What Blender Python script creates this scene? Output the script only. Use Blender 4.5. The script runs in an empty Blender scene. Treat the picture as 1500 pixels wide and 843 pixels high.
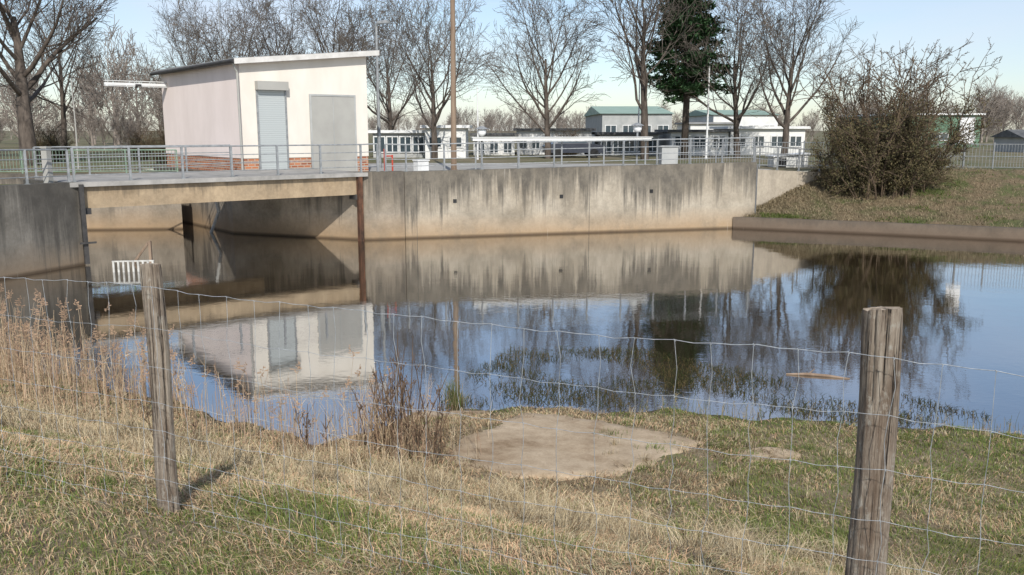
import bpy, bmesh, math, random
import numpy as np
from mathutils import Vector, Matrix
from mathutils.geometry import tessellate_polygon
rng = random.Random(7)
nr = np.random.default_rng(11)
sc = bpy.context.scene
COL = sc.collection

# ------------------------------------------------------------ materials
class NT:
    def __init__(s, name):
        s.m = bpy.data.materials.new(name); s.m.use_nodes = True
        s.t = s.m.node_tree; s.t.nodes.clear()
        s.out = s.t.nodes.new('ShaderNodeOutputMaterial')
    def n(s, typ, ins=None, **pr):
        nd = s.t.nodes.new('ShaderNode' + typ)
        for k, v in pr.items(): setattr(nd, k, v)
        for k, v in (ins or {}).items():
            if isinstance(v, bpy.types.NodeSocket): s.t.links.new(v, nd.inputs[k])
            else: nd.inputs[k].default_value = v
        return nd
    def pos(s, scale=(1, 1, 1)):
        g = s.n('NewGeometry')
        return s.n('Mapping', {'Vector': g.outputs['Position'], 'Scale': scale}).outputs[0]
    def noise(s, vec, scale, detail=4, rough=0.6, dist=0.0):
        return s.n('TexNoise', {'Vector': vec, 'Scale': scale, 'Detail': detail, 'Roughness': rough, 'Distortion': dist}).outputs['Fac']
    def ramp(s, fac, stops):
        r = s.n('ValToRGB', {'Fac': fac}); cr = r.color_ramp
        while len(cr.elements) < len(stops): cr.elements.new(0.5)
        for e, (p, c) in zip(cr.elements, stops):
            e.position = p; e.color = (c, c, c, 1) if isinstance(c, (int, float)) else (*c, 1)
        return r.outputs[0]
    def mix(s, fac, a, b, mode='MIX'):
        nd = s.n('MixRGB', blend_type=mode)
        for k, v in (('Fac', fac), ('Color1', a), ('Color2', b)):
            if isinstance(v, bpy.types.NodeSocket): s.t.links.new(v, nd.inputs[k])
            elif isinstance(v, tuple): nd.inputs[k].default_value = (*v, 1)
            else: nd.inputs[k].default_value = v
        return nd.outputs[0]
    def math(s, op, a, b=0.0):
        nd = s.n('Math', operation=op)
        for i, v in enumerate((a, b)):
            if isinstance(v, bpy.types.NodeSocket): s.t.links.new(v, nd.inputs[i])
            else: nd.inputs[i].default_value = v
        return nd.outputs[0]
    def done(s, col, rough=0.8, bump=None, bstr=0.3, bdist=0.02, metal=0.0, spec=0.3):
        p = s.n('BsdfPrincipled')
        if isinstance(col, bpy.types.NodeSocket): s.t.links.new(col, p.inputs['Base Color'])
        else: p.inputs['Base Color'].default_value = (*col, 1)
        p.inputs['Roughness'].default_value = rough; p.inputs['Metallic'].default_value = metal
        p.inputs['Specular IOR Level'].default_value = spec
        if bump is not None:
            b = s.n('Bump', {'Height': bump, 'Strength': bstr, 'Distance': bdist})
            s.t.links.new(b.outputs[0], p.inputs['Normal'])
        s.t.links.new(p.outputs[0], s.out.inputs[0])
        return s.m

def mottled(name, a, b, scale=3, rough=0.85, stretch=(1, 1, 1), bstr=0.3, bdist=0.01, metal=0.0, lo=0.35, hi=0.65, spec=0.3):
    t = NT(name); v = t.pos(stretch); f = t.noise(v, scale, 6)
    return t.done(t.ramp(f, [(lo, a), (hi, b)]), rough, f, bstr, bdist, metal, spec)

def concrete(name, light, dark, stain=1.0, base=(0.29, 0.19, 0.1), ztop=2.7, basef=.75, reach=1.5, off=.29):
    t = NT(name)
    big = t.noise(t.pos((1, 1, 1.3)), 0.6, 6, .65); fine = t.noise(t.pos(), 9, 8, 0.7); med = t.noise(t.pos((1, 1, .7)), 2.3, 7, .7)
    col = t.ramp(big, [(0.32, dark), (0.6, light)])
    col = t.mix(0.35, col, t.ramp(fine, [(0.3, 0.35), (0.7, 0.98)]), 'MULTIPLY')
    col = t.mix(0.45, col, t.ramp(med, [(0.35, 0.5), (0.6, 1.0)]), 'MULTIPLY')
    z = t.n('SeparateXYZ', {0: t.n('NewGeometry').outputs['Position']}).outputs[2]
    wn = t.math('ADD', z, t.math('MULTIPLY', big, -1.0))
    lowg = t.n('MapRange', {0: wn, 1: -0.45, 2: 0.5, 3: 1.0, 4: 0.0}).outputs[0]
    col = t.mix(t.math('MULTIPLY', lowg, basef), col, base)
    area = t.noise(t.pos((1, 1, 0.02)), .38, 3, .6)
    drip = t.noise(t.pos((2.0, 2.0, 0.09)), 1.5, 8, 0.75, .2)
    depth = t.math('DIVIDE', t.math('SUBTRACT', ztop + .1, z), reach)
    lim = t.math('ADD', t.math('MULTIPLY', t.math('SUBTRACT', area, off), 3.0), t.math('MULTIPLY', t.math('SUBTRACT', drip, .5), 4.4))
    sm = t.n('MapRange', {0: t.math('SUBTRACT', lim, depth), 1: -.35, 2: .35, 3: 0.0, 4: 1.0}).outputs[0]
    sm = t.math('MULTIPLY', sm, t.ramp(med, [(0.3, .5), (0.6, 1.0)]))
    col = t.mix(t.math('MULTIPLY', sm, .85 * stain), col, (0.055, 0.05, 0.043))
    patch = t.ramp(t.noise(t.pos((1, 1, .8)), 0.5, 8, .8), [(0.52, 0.0), (0.64, 1.0)])
    col = t.mix(t.math('MULTIPLY', patch, 0.4 * stain), col, (0.14, 0.12, 0.09))
    wet = t.n('MapRange', {0: z, 1: 0.03, 2: 0.13, 3: 1.0, 4: 0.0}).outputs[0]
    col = t.mix(t.math('MULTIPLY', wet, .75), col, (0.04, 0.025, 0.014))
    ws = t.ramp(t.noise(t.pos((5, 5, 0.4)), 1.1, 5), [(0.66, 0.0), (0.74, 1.0)])
    col = t.mix(t.math('MULTIPLY', ws, 0.3), col, (0.58, 0.54, 0.47))
    return t.done(col, 0.9, fine, 0.5, 0.02)

M = {}
M['wall'] = concrete('weathered_concrete', (0.44, 0.385, 0.3), (0.3, 0.255, 0.19))
M['wing'] = concrete('pale_concrete', (0.52, 0.45, 0.35), (0.42, 0.36, 0.28), .3, basef=.2, off=.5)
M['pier'] = concrete('rust_stained_concrete', (0.34, 0.29, 0.225), (0.21, 0.175, 0.13), 1.0)
M['walldark'] = concrete('mossy_weathered_concrete', (0.27, 0.245, 0.205), (0.15, 0.135, 0.11), 1.0, base=(.2, .14, .085), reach=2.2)
M['beam'] = concrete('beam_concrete', (0.44, 0.335, 0.215), (0.3, 0.22, 0.135), 0.6, base=(.38, .25, .14), ztop=2.55, basef=.2, reach=.45, off=.36)
M['kerb'] = concrete('quay_concrete', (0.19, 0.16, 0.125), (0.11, 0.092, 0.07), 0.4, base=(.13, .09, .06), ztop=.6, reach=.3)
M['deck'] = mottled('deck_concrete', (0.24, 0.23, 0.21), (0.36, 0.34, 0.31), 2)
M['galv'] = mottled('galvanised_steel', (0.22, 0.23, 0.23), (0.34, 0.35, 0.35), 6, 0.55, metal=0.3)
M['wire'] = mottled('galvanised_wire', (0.24, 0.255, 0.26), (0.44, 0.465, 0.48), 30, 0.5, metal=0.2)
M['greenrail'] = mottled('green_painted_steel', (0.16, 0.24, 0.17), (0.26, 0.34, 0.26), 3, 0.5)
M['white'] = mottled('white_paint', (0.62, 0.62, 0.6), (0.76, 0.76, 0.74), 2, 0.5)
M['dullwhite'] = mottled('dirty_white_paint', (0.34, 0.33, 0.3), (0.5, 0.49, 0.45), 6, 0.6)
M['render_front'] = mottled('cream_render', (0.66, 0.61, 0.53), (0.72, 0.67, 0.59), 1.2, 0.9, (1, 1, .4), .15)
M['render_side'] = mottled('pinkish_render', (0.75, 0.645, 0.585), (0.82, 0.71, 0.65), 1.0, 0.9, (1, 1, .4), .15)
M['roof'] = mottled('roof_sheet', (0.2, 0.2, 0.2), (0.3, 0.3, 0.29), 2, 0.6)
M['fascia'] = mottled('pale_fascia', (0.5, 0.48, 0.44), (0.66, 0.64, 0.6), 2, 0.6)
M['gate'] = mottled('grey_metal_gate', (0.33, 0.32, 0.29), (0.38, 0.37, 0.335), 1, 0.55)
M['rust'] = mottled('rusty_steel', (0.035, 0.022, 0.015), (0.15, 0.07, 0.04), 4, 0.9, (1, 1, .4))
M['dark'] = mottled('dark_steel', (0.03, 0.03, 0.03), (0.06, 0.055, 0.05), 4, 0.7)
M['darkroof'] = mottled('dark_flat_roof', (0.08, 0.08, 0.08), (0.14, 0.14, 0.135), 2, 0.8)
M['black'] = mottled('black_rubber', (0.015, 0.015, 0.015), (0.03, 0.03, 0.03), 4, 0.9)
M['red'] = mottled('red_paint', (0.4, 0.05, 0.03), (0.5, 0.08, 0.05), 3, 0.5)
M['glass'] = NT('window_glass').done((0.05, 0.07, 0.08), 0.08, spec=0.8)
M['greenclad'] = mottled('green_cladding', (0.1, 0.17, 0.11), (0.14, 0.22, 0.15), .5, 0.6)
M['paleroof'] = mottled('pale_green_roof', (0.22, 0.31, 0.24), (0.28, 0.37, 0.3), .5, 0.6)
M['solar'] = mottled('grey_roof', (0.2, 0.2, 0.2), (0.3, 0.3, 0.3), 1, 0.8)
M['greywall'] = mottled('grey_wall', (0.3, 0.31, 0.3), (0.42, 0.42, 0.4), .8, 0.8)
M['whitewall'] = mottled('white_wall', (0.6, 0.6, 0.57), (0.75, 0.74, 0.7), .8, 0.8)
M['bark'] = mottled('tree_bark', (0.05, 0.04, 0.032), (0.13, 0.105, 0.085), 5, 0.95, (1, 1, .3), .6)
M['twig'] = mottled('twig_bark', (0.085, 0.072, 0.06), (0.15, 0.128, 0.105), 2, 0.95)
M['fartwig'] = mottled('haze_tinted_twig', (0.2, 0.17, 0.145), (0.31, 0.265, 0.225), .3, 0.95)  # paler than near twigs: distance haze is mixed into the colour
M['bush'] = mottled('brown_bush_twig', (0.055, 0.04, 0.027), (0.14, 0.1, 0.065), 2, 0.95)
M['pine'] = mottled('pine_needles', (0.02, 0.055, 0.022), (0.06, 0.12, 0.045), 2, 0.8)
M['leaf'] = mottled('bush_leaf', (0.05, 0.052, 0.022), (0.13, 0.1, 0.045), 3, 0.8)
M['polewood'] = mottled('pole_wood', (0.16, 0.11, 0.075), (0.28, 0.21, 0.15), 4, 0.9, (1, 1, .1))
M['carred'] = mottled('dark_car_paint', (0.03, 0.035, 0.05), (0.05, 0.055, 0.07), 1, 0.25, spec=.6)
M['weed'] = mottled('dead_weed', (0.07, 0.045, 0.03), (0.18, 0.12, 0.075), 8, .9)
t = NT('weathered_post_wood')
g = t.noise(t.pos((60, 60, 1.6)), 1.3, 9, .75); b = t.noise(t.pos((1, 1, .4)), 9, 5, .7)
cr = t.noise(t.pos((75, 75, 1.1)), 1.1, 5, .6); lich = t.noise(t.pos((1, 1, .6)), 22, 5, .7)
c = t.ramp(g, [(0.33, (0.075, 0.056, 0.042)), (0.47, (0.26, 0.21, 0.16)), (0.66, (0.46, 0.4, 0.32))])
c = t.mix(t.ramp(b, [(0.47, 0.0), (0.62, .65)]), c, (0.13, 0.085, 0.055))
c = t.mix(t.ramp(lich, [(0.56, 0.0), (0.66, .6)]), c, (0.46, 0.44, 0.38))
c = t.mix(t.ramp(cr, [(0.36, 1.0), (0.43, 0.0)]), c, (0.018, 0.013, 0.01))
M['post'] = t.done(c, 0.92, t.mix(.5, g, cr), 1.0, 0.03)
M['postend'] = mottled('cut_wood_end', (0.16, 0.12, 0.08), (0.4, 0.33, 0.25), 40, .9)
t = NT('brick_base')
s = t.n('SeparateXYZ', {0: t.n('NewGeometry').outputs['Position']})
u = t.math('ADD', t.math('MULTIPLY', s.outputs[0], .16), t.math('MULTIPLY', s.outputs[1], 1.4))
vec = t.n('CombineXYZ', {0: u, 1: s.outputs[2], 2: 0.0}).outputs[0]
br = t.n('TexBrick', {'Vector': vec, 'Color1': (0.48, 0.18, 0.08, 1), 'Color2': (0.26, 0.09, 0.05, 1), 'Mortar': (0.4, 0.34, 0.27, 1),
     'Scale': 1.0, 'Mortar Size': 0.018, 'Brick Width': 0.3, 'Row Height': 0.11})
M['brick'] = t.done(br.outputs[0], .85)
def slats(name, a, b, per):
    t = NT(name)
    z = t.n('SeparateXYZ', {0: t.n('NewGeometry').outputs['Position']}).outputs[2]
    w = t.math('FRACT', t.math('DIVIDE', z, per))
    return t.done(t.ramp(w, [(0.0, b), (0.18, a), (0.9, a)]), .5, w, .6, .02)
M['shutter'] = slats('shutter_slats', (0.46, 0.49, 0.48), (0.24, 0.26, 0.26), .09)
def vcol(name):
    t = NT(name); a = t.n('Attribute', attribute_name='Col').outputs['Color']
    d = t.n('BsdfDiffuse', {'Color': a, 'Roughness': .5}); tr = t.n('BsdfTranslucent', {'Color': a})
    mx = t.n('MixShader', {0: .25, 1: d.outputs[0], 2: tr.outputs[0]})
    t.t.links.new(mx.outputs[0], t.out.inputs[0]); return t.m
M['blade'] = vcol('grass_blade')
t = NT('bank_soil')
f1 = t.noise(t.pos(), 1.3, 6, .65); f2 = t.noise(t.pos(), 22, 8, .75)
c = t.ramp(f1, [(0.35, (0.22, 0.165, 0.095)), (0.5, (0.32, 0.25, 0.155)), (0.65, (0.22, 0.2, 0.085))])
c = t.mix(.7, c, t.ramp(f2, [(0.3, (.3, .3, .3)), (0.7, (1, 1, 1))]), 'MULTIPLY')
z = t.n('SeparateXYZ', {0: t.n('NewGeometry').outputs['Position']}).outputs[2]
c = t.mix(t.n('MapRange', {0: z, 1: 0.0, 2: .1, 3: .8, 4: 0.0}).outputs[0], c, (0.035, 0.028, 0.018))
M['soil'] = t.done(c, .95, f2, .8, .04)
t = NT('far_ground')
f1 = t.noise(t.pos(), .25, 6, .65); f2 = t.noise(t.pos(), 5, 8, .75)
c = t.ramp(f1, [(0.35, (0.24, 0.2, 0.13)), (0.5, (0.17, 0.15, 0.08)), (0.62, (0.12, 0.13, 0.055))])
c = t.mix(.7, c, t.ramp(f2, [(0.3, (.4, .4, .4)), (0.7, (1, 1, 1))]), 'MULTIPLY')
M['farground'] = t.done(c, .95, f2, .8, .05)
t = NT('slope_ground')
f1 = t.noise(t.pos(), .8, 6, .65); f2 = t.noise(t.pos((1, 1, 2)), 7, 8, .75)
c = t.ramp(f1, [(0.36, (0.28, 0.2, 0.12)), (0.5, (0.2, 0.155, 0.085)), (0.6, (0.13, 0.14, 0.05))])
c = t.mix(.75, c, t.ramp(f2, [(0.3, (.25, .25, .25)), (0.7, (1, 1, 1))]), 'MULTIPLY')
M['slope'] = t.done(c, .95, f2, 1.0, .06)
M['paving'] = mottled('paving', (0.25, 0.24, 0.22), (0.38, 0.37, 0.34), .8, .9)
t = NT('sandy_slab')
f1 = t.noise(t.pos(), 1.3, 8, .7); f2 = t.noise(t.pos(), 40, 6, .7); f3 = t.noise(t.pos(), 5, 7, .7)
c = t.ramp(f1, [(0.34, (0.3, 0.21, 0.125)), (0.46, (0.44, 0.335, 0.22)), (0.65, (0.55, 0.435, 0.3))])
c = t.mix(.5, c, t.ramp(f3, [(0.35, (.6, .56, .5)), (0.6, (1, 1, 1))]), 'MULTIPLY')
c = t.mix(.35, c, t.ramp(f2, [(0.3, (.45, .45, .45)), (0.7, (1, 1, 1))]), 'MULTIPLY')
M['slab'] = t.done(c, .95, t.math('ADD', t.math('MULTIPLY', f3, .4), t.math('MULTIPLY', f2, .2)), .5, .03)
# water
t = NT('pond_water')
n1 = t.noise(t.pos((1, 1, 1)), 1.1, 3, .5); n2 = t.noise(t.pos((1, 2.2, 1)), 6, 3, .5)
h = t.math('ADD', t.math('MULTIPLY', n1, .6), t.math('MULTIPLY', n2, .12))
bp = t.n('Bump', {'Height': h, 'Strength': 0.055, 'Distance': .1})
fr = t.n('Fresnel', {'IOR': 1.45, 'Normal': bp.outputs[0]})
fac = t.math('ADD', t.math('MULTIPLY', fr.outputs[0], .53), .47)
mud = t.ramp(t.noise(t.pos(), .35, 5), [(0.35, (0.018, 0.014, 0.007)), (0.65, (0.045, 0.03, 0.015))])
df = t.n('BsdfDiffuse', {'Color': mud}); gl = t.n('BsdfGlossy', {'Roughness': .01, 'Normal': bp.outputs[0], 'Color': (.96, .96, .96, 1)})
mx = t.n('MixShader', {0: fac, 1: df.outputs[0], 2: gl.outputs[0]})
t.t.links.new(mx.outputs[0], t.out.inputs[0]); M['water'] = t.m

# ------------------------------------------------------------ mesh builder
class MB:
    def __init__(s): s.v = []; s.f = []
    def box(s, c, size, rot=0.0, tilt=None):
        sx, sy, sz = [a / 2 for a in size]; b = len(s.v); R = Matrix.Rotation(rot, 3, 'Z')
        if tilt is not None: R = R @ tilt
        for x, y, z in ((-1,-1,-1),(1,-1,-1),(1,1,-1),(-1,1,-1),(-1,-1,1),(1,-1,1),(1,1,1),(-1,1,1)):
            s.v.append(tuple(Vector(c) + R @ Vector((x*sx, y*sy, z*sz))))
        for q in ((0,3,2,1),(4,5,6,7),(0,1,5,4),(1,2,6,5),(2,3,7,6),(3,0,4,7)): s.f.append(tuple(b+i for i in q))
        return s
    def tube(s, pts, rad, n=8, cap=True):
        pts = [Vector(p) for p in pts]; m = len(pts)
        if not isinstance(rad, (list, tuple)): rad = [rad]*m
        b = len(s.v)
        d0 = (pts[-1]-pts[0]).normalized()
        ref = Vector((0,0,1)) if abs(d0.z) < .9 else Vector((1,0,0))
        for i, p in enumerate(pts):
            d = (pts[min(i+1,m-1)]-pts[max(i-1,0)]).normalized()
            a = d.cross(ref)
            a = a.normalized() if a.length > 1e-6 else Vector((1,0,0)); c = d.cross(a)
            for k in range(n):
                an = 2*math.pi*k/n
                s.v.append(tuple(p + (a*math.cos(an)+c*math.sin(an))*rad[i]))
        for i in range(m-1):
            for k in range(n):
                k2 = (k+1) % n
                s.f.append((b+i*n+k, b+i*n+k2, b+(i+1)*n+k2, b+(i+1)*n+k))
        if cap:
            s.f.append(tuple(b+k for k in reversed(range(n)))); s.f.append(tuple(b+(m-1)*n+k for k in range(n)))
        return s
    def sphere(s, c, r, nu=12, nv=8, sz=1):
        b = len(s.v)
        for j in range(nv+1):
            th = math.pi*j/nv
            for i in range(nu):
                a = 2*math.pi*i/nu
                s.v.append((c[0]+r*math.sin(th)*math.cos(a), c[1]+r*math.sin(th)*math.sin(a), c[2]+r*sz*math.cos(th)))
        for j in range(nv):
            for i in range(nu):
                i2 = (i+1) % nu
                s.f.append((b+j*nu+i, b+(j+1)*nu+i, b+(j+1)*nu+i2, b+j*nu+i2))
        return s
    def prism(s, poly, z0, z1):
        n = len(poly); b = len(s.v)
        for i, p in enumerate(poly): s.v.append((p[0], p[1], z0[i] if isinstance(z0, list) else z0))
        for i, p in enumerate(poly): s.v.append((p[0], p[1], z1[i] if isinstance(z1, list) else z1))
        s.f.append(tuple(b+i for i in reversed(range(n)))); s.f.append(tuple(b+n+i for i in range(n)))
        for i in range(n):
            j = (i+1) % n; s.f.append((b+i, b+j, b+n+j, b+n+i))
        return s
    def path(s, pts, zb, thick):
        n = len(pts); P = [Vector((p[0], p[1])) for p in pts]; out = []
        for i in range(n):
            d = (P[min(i+1,n-1)]-P[max(i-1,0)]).normalized()
            out.append(P[i] + Vector((-d.y, d.x))*thick)
        b = len(s.v)
        for i in range(n):
            zt = pts[i][2]
            s.v += [(P[i].x, P[i].y, zb), (P[i].x, P[i].y, zt), (out[i].x, out[i].y, zt), (out[i].x, out[i].y, zb)]
        for i in range(n-1):
            a = b+i*4; c = a+4
            for k in range(4):
                k2 = (k+1) % 4; s.f.append((a+k, c+k, c+k2, a+k2))
        s.f.append((b, b+1, b+2, b+3)); e = b+(n-1)*4; s.f.append((e+3, e+2, e+1, e))
        return s

def mesh_obj(name, mb, mat, parent=None, loc=None, smooth=False, org=None):
    me = bpy.data.meshes.new(name)
    o = Vector(org) if org is not None else (Vector(parent.location) if parent else (Vector(loc) if loc else Vector((0, 0, 0))))
    me.from_pydata([(v[0]-o.x, v[1]-o.y, v[2]-o.z) for v in mb.v], [], mb.f); me.update()
    if smooth: me.polygons.foreach_set('use_smooth', [True]*len(me.polygons))
    me.materials.append(mat)
    ob = bpy.data.objects.new(name, me); COL.objects.link(ob)
    if parent: ob.parent = parent
    elif loc: ob.location = o
    return ob
def tag(o, label, cat, group=None, kind=None):
    if label: o['label'] = label
    if cat: o['category'] = cat
    if group: o['group'] = group
    if kind: o['kind'] = kind
    return o
def thing(name, loc, label, cat, group=None):
    e = bpy.data.objects.new(name, None); e.location = loc; COL.objects.link(e)
    e.empty_display_size = .3
    return tag(e, label, cat, group)
def structure(o, label=None):
    o['kind'] = 'structure'
    if label: o['label'] = label
    return o
def copy_thing(src, loc, rotz=0, scale=1.0, label=None):
    e = src.copy(); COL.objects.link(e); e.location = loc; e.rotation_euler = (0, 0, rotz)
    e.scale = scale if isinstance(scale, tuple) else (scale,)*3
    if label: e['label'] = label
    for ch in src.children:
        c = ch.copy(); c.parent = e; COL.objects.link(c)
    return e

def np_mesh(name, V, polys_tri, cols=None, mat=None):
    me = bpy.data.meshes.new(name)
    me.vertices.add(len(V)); me.vertices.foreach_set('co', V.astype(np.float32).ravel())
    m = len(polys_tri)
    me.loops.add(m*3); me.loops.foreach_set('vertex_index', polys_tri.astype(np.int32).ravel())
    me.polygons.add(m); me.polygons.foreach_set('loop_start', np.arange(0, m*3, 3, dtype=np.int32))
    me.polygons.foreach_set('loop_total', np.full(m, 3, dtype=np.int32))
    me.update(calc_edges=True)
    if cols is not None:
        a = me.color_attributes.new('Col', 'FLOAT_COLOR', 'POINT')
        c4 = np.ones((len(V), 4), dtype=np.float32); c4[:, :3] = cols
        a.data.foreach_set('color', c4.ravel())
    me.materials.append(mat)
    o = bpy.data.objects.new(name, me); COL.objects.link(o); return o

def blades(name, x, y, z, h, w, lean, az, col, mat=None, bend=1.5):
    n = len(x); lx = np.cos(az)*lean; ly = np.sin(az)*lean
    fa = nr.uniform(0, math.pi, n); wx = np.cos(fa)*w/2; wy = np.sin(fa)*w/2
    V = np.zeros((n, 5, 3))
    V[:, 0] = np.stack([x-wx, y-wy, z-.01], 1); V[:, 1] = np.stack([x+wx, y+wy, z-.01], 1)
    mx = x+lx*h*.35; my = y+ly*h*.35; mz = z+h*.6
    V[:, 2] = np.stack([mx-wx*.75, my-wy*.75, mz], 1); V[:, 3] = np.stack([mx+wx*.75, my+wy*.75, mz], 1)
    V[:, 4] = np.stack([x+lx*h*bend*.7, y+ly*h*bend*.7, z+h*np.clip(1.05-.35*lean, .25, 1.05)], 1)
    i = np.arange(n)[:, None]*5
    T = np.concatenate([i+np.array([[0, 1, 3]]), i+np.array([[0, 3, 2]]), i+np.array([[2, 3, 4]])], 0)
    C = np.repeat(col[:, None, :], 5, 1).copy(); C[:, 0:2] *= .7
    return np_mesh(name, V.reshape(-1, 3), T, C.reshape(-1, 3), mat or M['blade'])

# ------------------------------------------------------------ terrain functions
SX = [-60, -18, -16, -9.9, -5.4, -3.6, -2.85, -2.1, -1.5, -.6, .8, 2.7, 5, 7.5, 15, 25, 60]
SY = [26, 24, 21.5, 16.8, 13.9, 12.6, 12.1, 12.6, 13.3, 13.75, 13.6, 13.5, 12.9, 12.5, 11.2, 9.5, 6]
QP = [-30, 0, 2, 3.2, 4, 5, 6, 7, 8, 9, 11, 13, 15]
ZP = [2.9, 2.88, 2.62, 2.44, 2.22, 1.82, 1.35, .9, .57, .36, .24, .14, .1]
def wob(x, y, f, s=0):
    return (np.sin(x*f+s)+np.sin(y*f*1.13+1.7*s+1)+np.sin((x+y)*f*.71+2.3+s)+np.sin((x-y)*f*1.37+s*.7)+np.sin(x*f*2.3+y*f*1.9+s))/5
def shore(x): return np.interp(x, SX, SY) + .12*np.sin(x*3.1) + .07*np.sin(x*7.7+1)
def H(x, y):
    x = np.asarray(x, float); y = np.asarray(y, float)
    q = .408*x+.913*y; s = shore(x)-y
    h = np.interp(q, QP, ZP)
    h = np.minimum(h, np.where(s > 0, .1*s+.04*s*s, .25*s))
    h = np.maximum(h, -1.5)
    land = np.clip(s, 0, 1)
    return h + land*(.035*wob(x, y, 2.1)+.018*wob(x, y, 6.3, 2))
def inpoly(x, y, P):
    r_ = np.zeros(x.shape, bool); j = len(P)-1
    for i in range(len(P)):
        xi, yi = P[i]; xj, yj = P[j]
        r_ ^= ((yi > y) != (yj > y)) & (x < (xj-xi)*(y-yi)/(yj-yi+1e-9)+xi); j = i
    return r_
def shrink(P, k):
    cx = sum(p[0] for p in P)/len(P); cy = sum(p[1] for p in P)/len(P)
    return [(cx+(p[0]-cx)*k, cy+(p[1]-cy)*k) for p in P]
def chaikin(P, it=3):
    for _ in range(it):
        Q_ = []
        for i in range(len(P)):
            a, b = P[i], P[(i+1) % len(P)]
            Q_ += [(a[0]*.75+b[0]*.25, a[1]*.75+b[1]*.25), (a[0]*.25+b[0]*.75, a[1]*.25+b[1]*.75)]
        P = Q_
    return P
SLAB = chaikin([(-.85, 10.6), (-.3, 10.0), (.6, 9.85), (1.4, 10.1), (2.2, 11.0), (2.75, 11.6), (1.6, 12.4), (.75, 13.0), (.0, 12.95), (-.3, 12.1), (-.75, 11.5)])
S2 = chaikin([(2.7, 10.8), (3.4, 10.65), (3.9, 11.05), (3.3, 11.4)], 3)
S3 = chaikin([(-1.6, 12.85), (-.6, 12.95), (-.25, 13.4), (-.9, 13.55), (-1.5, 13.3)], 3)

xs = np.concatenate([np.arange(-60, -14, 2.0), np.arange(-14, 12, .14), np.arange(12, 62, 2.0)])
ys = np.concatenate([np.arange(-30, 0, 2.0), np.arange(0, 18, .14), np.arange(18, 28.1, 1.0)])
XX, YY = np.meshgrid(xs, ys); ZZ = H(XX, YY)
ZZ = np.where((XX < -16.3) & (YY > 17), np.maximum(ZZ, 2.3), ZZ)
for S_ in (SLAB, S2, S3): ZZ = np.where(inpoly(XX, YY, shrink(S_, .9)), ZZ-.1, ZZ)
V = np.stack([XX.ravel(), YY.ravel(), ZZ.ravel()], 1)
nx, ny = len(xs), len(ys)
I = (np.arange(ny-1)[:, None]*nx+np.arange(nx-1)[None, :]).ravel()
T = np.concatenate([np.stack([I, I+1, I+nx+1], 1), np.stack([I, I+nx+1, I+nx], 1)], 0)
o = np_mesh('bank_ground', V, T, None, M['soil']); o.data.polygons.foreach_set('use_smooth', [True]*len(o.data.polygons))
structure(o, 'grassy bank sloping down to the pond')

A0 = Vector((-14.1, 29.0)); ex = Vector((.78, .626)); ey = Vector((-.626, .78))
def TT(t, d):
    p = A0+ex*t+ey*d; return (p.x, p.y)
ROT = math.atan2(ex.y, ex.x)

top_line = [(14.9, 43.9), (18, 46), (24, 45.2), (38, 42), (75, 32), (200, 10)]
poly = [(-18.5, 15), (-15.9, 26), (-14.5, 29.3), TT(-.3, 5.2), (-28, 33), (-28, 38.5), (-14.9, 39.9), TT(6.0, 16), TT(7.4, 16),
        TT(7.4, 5.6), (-5.9, 36.0), (10.1, 40.3)] + top_line + [(1200, -150), (1200, 1500), (-1200, 1500), (-1200, 15)]
tri = tessellate_polygon([[Vector((p[0], p[1], 0)) for p in poly]])
mb = MB(); mb.v = [(p[0], p[1], 2.42) for p in poly]; mb.f = [tuple(t) for t in tri]
o = mesh_obj('ground', mb, M['farground']); structure(o, 'flat ground behind the basin')
bm = bmesh.new(); bm.from_mesh(o.data); bmesh.ops.recalc_face_normals(bm, faces=bm.faces)
bm.faces.ensure_lookup_table()
if bm.faces[0].normal.z < 0: bmesh.ops.reverse_faces(bm, faces=bm.faces)
bm.to_mesh(o.data)
mb = MB(); pp = [TT(7.45, 4.9), TT(10.6, .3), (-4.2, 36.6), (9.9, 40.7), (13.2, 45), (8, 52), (-6, 54), TT(14, 16), TT(7.45, 16)]
mb.v = [(p[0], p[1], 2.43) for p in pp]; mb.f = [tuple(range(len(pp)))]
structure(mesh_obj('pavement', mb, M['paving']), 'grey paved yard around the pumping station')

qline = [(10.2, 40.15), (15, 37.95), (20.3, 35.45), (32, 30.2), (60, 20), (180, -12)]
def lerp_line(L, n):
    d = list(range(len(L))); tt = np.linspace(0, 1, n)**1.6*d[-1]
    return np.stack([np.interp(tt, d, [p[0] for p in L]), np.interp(tt, d, [p[1] for p in L])], 1)
Bn, Rn = 160, 30
Q = lerp_line(qline, Bn); P = lerp_line(top_line, Bn)
r = np.linspace(0, 1, Rn)
G = Q[:, None, :]*(1-r)[None, :, None]+P[:, None, :]*r[None, :, None]
zz = .5+(2.42-.5)*(np.interp(r, [0, .25, .6, .85, 1], [0, .22, .6, .9, 1]))[None, :] * np.ones((Bn, 1))
zz += .07*wob(G[:, :, 0], G[:, :, 1], 1.9)*np.sin(r*math.pi)[None, :]
V = np.concatenate([G, zz[:, :, None]], 2).reshape(-1, 3)
I = (np.arange(Bn-1)[:, None]*Rn+np.arange(Rn-1)[None, :]).ravel()
T = np.concatenate([np.stack([I, I+Rn, I+Rn+1], 1), np.stack([I, I+Rn+1, I+1], 1)], 0)
o = np_mesh('slope_ground', V, T, None, M['slope']); o.data.polygons.foreach_set('use_smooth', [True]*len(o.data.polygons)); structure(o, 'grassy slope behind the low quay')
SV = V.copy()

mb = MB(); mb.v = [(-70, 4, 0), (200, -30, 0), (200, 50, 0), (-70, 50, 0)]; mb.f = [(0, 1, 2, 3)]
structure(mesh_obj('water', mb, M['water']), 'still pond water mirroring walls and sky')

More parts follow.
